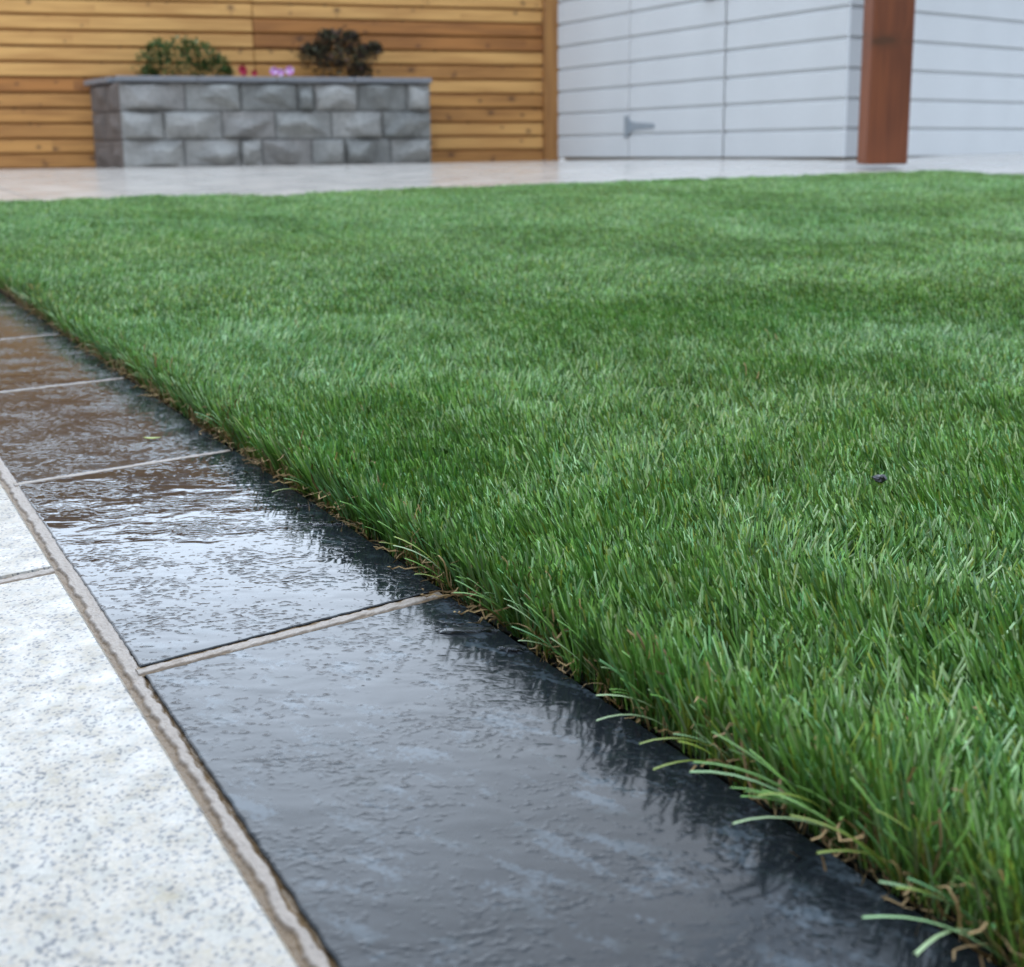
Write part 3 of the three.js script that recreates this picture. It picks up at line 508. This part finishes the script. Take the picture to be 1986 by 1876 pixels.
// ------------------------------------------------------------------ planter of split-faced blocks
const PL_OFF = 0.45, PL_LEN = 1.835, PL_H = 0.500, CH = PL_H / 3;
const PLB = fenceAt(2.787, PL_OFF), PL_Y = 0.134;
{
  const pl = thing('block_planter', 'raised planter of grey split-faced blocks with flat coping', 'planter', [PLB[0], PL_Y, PLB[1]], FENCE_T);
  const bumpMap = dataTex(512, 512, (u, v) => 0.5 + fbm(u * 14, v * 14, 5, 210));
  const tones = [[0.24, 0.238, 0.222], [0.19, 0.192, 0.18], [0.27, 0.265, 0.248], [0.225, 0.215, 0.20]].map((c, k) => std({ map: colorTex(256, 256, (u, v) => { const t = 1 + 0.7 * fbm(u * 7, v * 7, 4, 220 + k) + 0.4 * fbm(u * 40, v * 40, 2, 230 + k); return c.map((x) => x * t); }), bumpMap, bumpScale: 0.004, roughness: 0.75 }));
  const brown = std({ map: colorTex(256, 256, (u, v) => { const t = 1 + 0.35 * fbm(u * 6, v * 6, 4, 240) + 0.2 * fbm(u * 40, v * 40, 2, 241); return [0.125 * t, 0.098 * t, 0.082 * t]; }), bumpMap, bumpScale: 0.004, roughness: 0.8 });
  function rockBlock(w, h, d, s, dep = 0.060) { // rough front at z = 0..+, chiselled to random facets
    const nx = Math.max(4, Math.round(w / 0.02)), ny = 8, pos = [], uv = [], idx = [], pl_ = [];
    const qx = w * (0.3 + 0.4 * hash2(s, 3, 1)), qy = h * (0.3 + 0.4 * hash2(s, 4, 1));
    for (let k = 0; k < 5; k++) { const an = (k + 0.8 * hash2(k, s, 3)) / 5 * 6.283 + s, sl = 0.35 + 0.85 * hash2(k, s, 6); pl_.push([Math.cos(an) * sl * Math.min(1, 0.16 / w + 0.25), Math.sin(an) * sl, 0.3 * hash2(k, s, 9) * h]); }
    for (let j = 0; j <= ny; j++) for (let i = 0; i <= nx; i++) {
      let x = i / nx * w, y = j / ny * h; const e = Math.min(x, w - x, y, h - y); let z = dep;
      for (const [ax, ay, r0] of pl_) z = Math.min(z, dep - Math.max(0, ax * (x - qx) + ay * (y - qy) - r0 * Math.hypot(ax, ay)));
      z = clamp(z, 0.002, dep) * sstep(-0.002, 0.022, e) + 0.002 * vnoise(x * 60, y * 60, s);
      if (e < 1e-6) z = -0.003;
      pos.push(x, y, z); uv.push(x + hash2(s, 1), y + hash2(s, 2));
    }
    for (let j = 0; j < ny; j++) for (let i = 0; i < nx; i++) { const k = j * (nx + 1) + i; idx.push(k, k + 1, k + nx + 1, k + 1, k + nx + 2, k + nx + 1); }
    const f = flat(geoFrom(pos, idx, uv)), b = new THREE.BoxGeometry(w, h, d).translate(w / 2, h / 2, -d / 2 - 0.0032).toNonIndexed();
    return mergeGeometries([f, b]);
  }
  const rows = [ // block edges as fractions of the front, bottom course first
    [0, 0.190, 0.368, 0.437, 0.598, 0.708, 0.862, 1], [0, 0.130, 0.312, 0.482, 0.665, 0.835, 1], [0, 0.202, 0.375, 0.557, 0.612, 0.755, 0.920, 1]];
  let n = 0;
  rows.forEach((r, k) => { for (let i = 0; i < r.length - 1; i++) { const w = (r[i + 1] - r[i]) * PL_LEN - 0.006, o = mesh('wall_block', rockBlock(w, CH - 0.006, 0.09, ++n), tones[Math.floor(hash2(n, 5, 9) * 4)], pl); o.position.set(r[i] * PL_LEN + 0.003, k * CH + 0.003, 0); } });
  // the left return runs back to the fence
  const bx = -0.213, bz = -0.425, SLn = Math.hypot(bx, bz), sr = Math.atan2(bz, -bx);
  const ret = part('return_wall', pl); ret.position.set(bx, 0, bz); ret.rotation.y = -Math.atan2(-bz, -bx);
  rows.forEach((r, k) => { const cuts = k % 2 ? [0, 0.45, 1] : [0, 0.62, 1]; for (let i = 0; i < 2; i++) { const w = (cuts[i + 1] - cuts[i]) * SLn - 0.006, o = mesh('wall_block', rockBlock(w, CH - 0.006, 0.09, ++n, 0.030), brown, ret); o.position.set(cuts[i] * SLn + 0.003, k * CH + 0.003, 0); } });
  const core = std({ color: lin(0.15, 0.15, 0.15), roughness: 0.9 });
  mesh('mortar_core', new THREE.BoxGeometry(PL_LEN - 0.01, PL_H - 0.002, 0.05).translate(PL_LEN / 2, PL_H / 2, -0.055), core, pl);
  mesh('end_wall', new THREE.BoxGeometry(0.09, PL_H, 0.32).translate(PL_LEN - 0.046, PL_H / 2, -0.262), tones[1], pl);
  mesh('soil', new THREE.BoxGeometry(PL_LEN - 0.14, 0.03, 0.35).translate(PL_LEN / 2, PL_H - 0.03, -0.27), std({ color: lin(0.03, 0.02, 0.014), roughness: 1 }), pl);
  const cap = std({ map: colorTex(256, 64, (u, v) => { const t = 0.20 * (1 + 0.3 * fbm(u * 8, v * 4, 4, 260)); return [t, t * 1.03, t * 1.1]; }), roughness: 0.35, bumpMap, bumpScale: 0.001 });
  for (let k = 0; k < 4; k++) mesh('coping_stone', chamferBox(0.002 - 0.012, 0, 0, PL_LEN / 4 - 0.002 - 0.012 + (k === 3 ? 0.02 : 0), 0.031, 0.145, 0.003), cap, pl).position.set(k * PL_LEN / 4, PL_H + 0.001, -0.110);
  const rc = mesh('coping_stone', chamferBox(-0.01, 0, -0.13, SLn - 0.09, 0.030, 0.030, 0.003), cap, ret); rc.position.y = PL_H + 0.0012;
}
// ------------------------------------------------------------------ planting
const plantAt = (fx, back) => { const c = Math.cos(FENCE_T), s = Math.sin(FENCE_T), lx = fx * PL_LEN; return [PLB[0] + lx * c - back * s, PL_Y + PL_H - 0.016, PLB[1] - lx * s - back * c]; };
function leafGeo(n, shape, leaf, cols, s0) { // leaves spread through a volume
  const o = { pos: [], col: [], idx: [] };
  for (let i = 0; i < n; i++) {
    const [x, y, z, ox, oy, oz] = shape(), L = leaf * rr(0.6, 1.3), az = Math.atan2(oz, ox) + gauss() * 0.8, el = clamp(0.3 + oy * 0.8 + gauss() * 0.5, -0.8, 1.4);
    const d = [Math.cos(el) * Math.cos(az), Math.sin(el), Math.cos(el) * Math.sin(az)], c = cols[Math.floor(rnd() * cols.length)], m = rr(0.7, 1.3), w = L * 0.34;
    const sx = -d[2], sz = d[0], sl = Math.hypot(sx, sz) || 1, b = o.pos.length / 3;
    o.pos.push(x, y, z, x + d[0] * L * 0.5 + sx / sl * w, y + d[1] * L * 0.5 + 0.1 * L, z + d[2] * L * 0.5 + sz / sl * w, x + d[0] * L, y + d[1] * L - 0.15 * L, z + d[2] * L, x + d[0] * L * 0.5 - sx / sl * w, y + d[1] * L * 0.5 + 0.1 * L, z + d[2] * L * 0.5 - sz / sl * w, x + d[0] * L * 0.5, y + d[1] * L * 0.5, z + d[2] * L * 0.5);
    for (let k = 0; k < 5; k++) o.col.push(c[0] * m, c[1] * m, c[2] * m);
    o.idx.push(b, b + 1, b + 4, b + 1, b + 2, b + 4, b + 2, b + 3, b + 4, b + 3, b, b + 4);
  }
  return flat(toGeo(o));
}
const leafMat = std({ vertexColors: true, roughness: 0.5, side: THREE.DoubleSide }), stemMat = std({ color: lin(0.09, 0.06, 0.035), roughness: 0.9 });
function clumps(list) { return () => { const [cx, cy, cz, r] = list[Math.floor(rnd() * list.length)]; const a = rnd() * 6.283, e = Math.asin(rr(-0.4, 1)), q = r * Math.cbrt(rnd()); const ox = Math.cos(e) * Math.cos(a), oy = Math.sin(e), oz = Math.cos(e) * Math.sin(a); return [cx + ox * q, Math.max(0.0, cy + oy * q), cz + oz * q, ox, oy, oz]; }; }
function stems(list, parent) { list.forEach(([cx, cy, cz]) => { const c = new THREE.QuadraticBezierCurve3(new THREE.Vector3(cx * 0.2, 0, cz * 0.2), new THREE.Vector3(cx * 0.7, cy * 0.4, cz * 0.7), new THREE.Vector3(cx, cy, cz)); mesh('stem', new THREE.TubeGeometry(c, 6, 0.003, 5), stemMat, parent); }); }
{
  const a = thing('green_shrub', 'bushy green shrub in the block planter beside the red flower', 'shrub', plantAt(0.195, 0.24));
  const la = [[-0.10, 0.07, 0, 0.09], [-0.19, 0.08, 0.0, 0.085], [-0.13, 0.13, 0, 0.07], [-0.02, 0.12, 0.02, 0.09], [0.05, 0.13, 0, 0.08], [0.03, 0.05, 0.03, 0.09], [0.13, 0.12, 0, 0.06], [0.12, 0.05, 0, 0.06], [0.21, 0.08, 0, 0.05], [0.24, 0.04, 0, 0.04], [-0.2, 0.03, 0, 0.06]];
  mesh('foliage', leafGeo(1900, clumps(la.map(([x, y, z, r]) => [x * 1.05, y * 1.45 + 0.01, z, r * 1.12])), 0.030, [[0.07, 0.13, 0.03], [0.11, 0.17, 0.045], [0.045, 0.09, 0.025], [0.08, 0.14, 0.05], [0.14, 0.18, 0.055]]), leafMat, a); stems(la, a);
  const b = thing('purple_shrub', 'dark purple brown leaved shrub in the block planter beside the pink flowers', 'shrub', plantAt(0.70, 0.24));
  const lb = [[0, 0.08, 0, 0.12], [-0.10, 0.10, 0, 0.10], [-0.16, 0.13, 0, 0.06], [0.09, 0.10, 0, 0.10], [0.0, 0.17, 0, 0.09], [-0.06, 0.19, 0, 0.06], [0.09, 0.19, 0, 0.05], [0.17, 0.12, 0, 0.06], [0.225, 0.15, 0, 0.035], [0.14, 0.05, 0, 0.06]];
  mesh('foliage', leafGeo(2300, clumps(lb.map(([x, y, z, r]) => [x * 1.05, y * 1.42 + 0.01, z, r * 1.10])), 0.036, [[0.075, 0.058, 0.045], [0.10, 0.10, 0.06], [0.055, 0.05, 0.04], [0.12, 0.125, 0.07], [0.13, 0.075, 0.06]]), leafMat, b); stems(lb, b);
  const flower = (name, label, fx, blooms, cols) => {
    const f = thing(name, label, 'flower', plantAt(fx, 0.16));
    mesh('leaves', leafGeo(60, clumps([[0, 0.01, 0, 0.05], [0.05, 0.01, 0, 0.04]]), 0.03, [[0.03, 0.07, 0.03], [0.05, 0.10, 0.05]]), leafMat, f);
    blooms.forEach(([x, y0, r], i) => { const y = y0 + 0.050;
      const o = { pos: [], col: [], idx: [] };
      for (let k = 0; k < 6; k++) { const t = k / 6 * 6.283 + 0.3, c = cols[(i + k) % cols.length], b0 = o.pos.length / 3; o.pos.push(x, y, 0.02); o.col.push(...c); for (let m = 0; m <= 6; m++) { const q = t + (m / 6 - 0.5) * 1.25, rr_ = r * (0.75 + 0.25 * Math.sin(m / 6 * Math.PI)); o.pos.push(x + Math.cos(q) * rr_, y + Math.sin(q) * rr_, 0.02 + 0.012 * Math.sin(m / 6 * Math.PI) + 0.004 * (k % 2)); o.col.push(...c); if (m) o.idx.push(b0, b0 + m, b0 + m + 1); } }
      mesh('bloom', toGeo(o), leafMat, f);
      mesh('flower_stalk', new THREE.TubeGeometry(new THREE.LineCurve3(new THREE.Vector3(x * 0.5, 0, 0), new THREE.Vector3(x, y, 0.018)), 2, 0.002, 5), stemMat, f);
    });
  };
  flower('red_flower', 'small crimson red flowers low in the planter between the two shrubs', 0.395, [[-0.012, 0.050, 0.028], [-0.004, 0.035, 0.024], [0.06, 0.030, 0.020]], [[0.42, 0.012, 0.05], [0.34, 0.01, 0.035]]);
  flower('pink_flower', 'small pink and lilac flowers low in the planter beside the purple shrub', 0.50, [[-0.018, 0.044, 0.026], [0.022, 0.036, 0.024], [0.078, 0.046, 0.028]], [[0.62, 0.28, 0.60], [0.55, 0.20, 0.55], [0.74, 0.55, 0.76]]);
}

// ------------------------------------------------------------------ small things lying about
{
  const mk = (name, label, cat, a, b, y, geo, mat) => { const o = mesh(name, geo, mat); o.position.set(wx(a, b), y, wz(a, b)); o.userData = { label, category: cat }; return o; };
  const leafShape = new THREE.Shape(); leafShape.moveTo(-0.007, 0); leafShape.quadraticCurveTo(-0.001, 0.0034, 0.007, 0.0004); leafShape.quadraticCurveTo(0, -0.0030, -0.007, 0);
  const leaf = new THREE.ExtrudeGeometry(leafShape, { depth: 0.0003, bevelEnabled: false, curveSegments: 8 }); leaf.rotateX(-Math.PI / 2); { const q = leaf.attributes.position; for (let k = 0; k < q.count; k++) q.setY(k, q.getY(k) + 30 * q.getZ(k) ** 2 + 14 * q.getX(k) ** 2); leaf.computeVertexNormals(); }
  mk('leaf_scrap', 'tiny yellow green leaf scrap on a wet slate slab', 'leaf', 0.842, 0.2095, 0.0010, leaf, std({ color: lin(0.36, 0.44, 0.07), roughness: 0.5, side: THREE.DoubleSide }));
  const p = new THREE.IcosahedronGeometry(0.0028, 2), q = p.attributes.position; for (let i = 0; i < q.count; i++) { const n = 1 + 0.9 * vnoise(q.getX(i) * 420, q.getY(i) * 420 + q.getZ(i) * 310, 3); q.setXYZ(i, q.getX(i) * n * 1.3, q.getY(i) * n * 0.8, q.getZ(i) * n); } p.computeVertexNormals();
  const pa = toA(0, 0), X = 0.2135, Z = -0.607; 
  const o = mesh('dark_debris', p, std({ color: lin(0.012, 0.012, 0.015), roughness: 0.4 })); o.position.set(X, lawnY(X, Z) + 0.036, Z); o.userData = { label: 'small black crumpled scrap caught on top of the turf', category: 'debris' };
}
{ // beads of water standing on the slates by the turf
  const water = phys({ color: lin(1, 1, 1), roughness: 0.02, transmission: 1, ior: 1.33, thickness: 0.001 });
  const bead = (a, b, L, W, s, label) => {
    const n = 40, rings = 6, pos = [0, 0.0009, 0], idx = [];
    for (let r = 1; r <= rings; r++) for (let k = 0; k < n; k++) { const t = k / n * 6.2832, q = r / rings, e = 1 + 0.5 * vnoise(Math.cos(t) * 1.7 + s, Math.sin(t) * 1.7, 3) + 0.3 * vnoise(Math.cos(t) * 4 + s, Math.sin(t) * 4, 4); pos.push(Math.cos(t) * L / 2 * q * e, 0.0009 * Math.sqrt(Math.max(0, 1 - q ** 4)) + (r === rings ? -0.0002 : 0), Math.sin(t) * W / 2 * q * e); }
    for (let k = 0; k < n; k++) { idx.push(0, 1 + (k + 1) % n, 1 + k); for (let r = 0; r < rings - 1; r++) { const p = 1 + r * n + k, q = 1 + r * n + (k + 1) % n; idx.push(p, q, p + n, q, q + n, p + n); } }
    const o = mesh('water_bead', geoFrom(pos, idx), water); o.position.set(wx(a, b), 0.0006, wz(a, b)); o.userData = { label, category: 'water' };
  };
  bead(0.5815, 0.2445, 0.030, 0.0075, 1, 'long clear puddle on the slate edge below the turf, between two cross joints');
  bead(0.6215, 0.2469, 0.012, 0.005, 9, 'small clear water bead on the slate edge beyond the long puddle');
  bead(0.4085, 0.2390, 0.030, 0.0055, 17, 'clear water line under a green blade lying on the slate beside the joint');
  bead(0.3812, 0.2465, 0.013, 0.006, 26, 'round clear water bead on the slate edge near the lying green blade');
}
renderer.render(scene, camera);
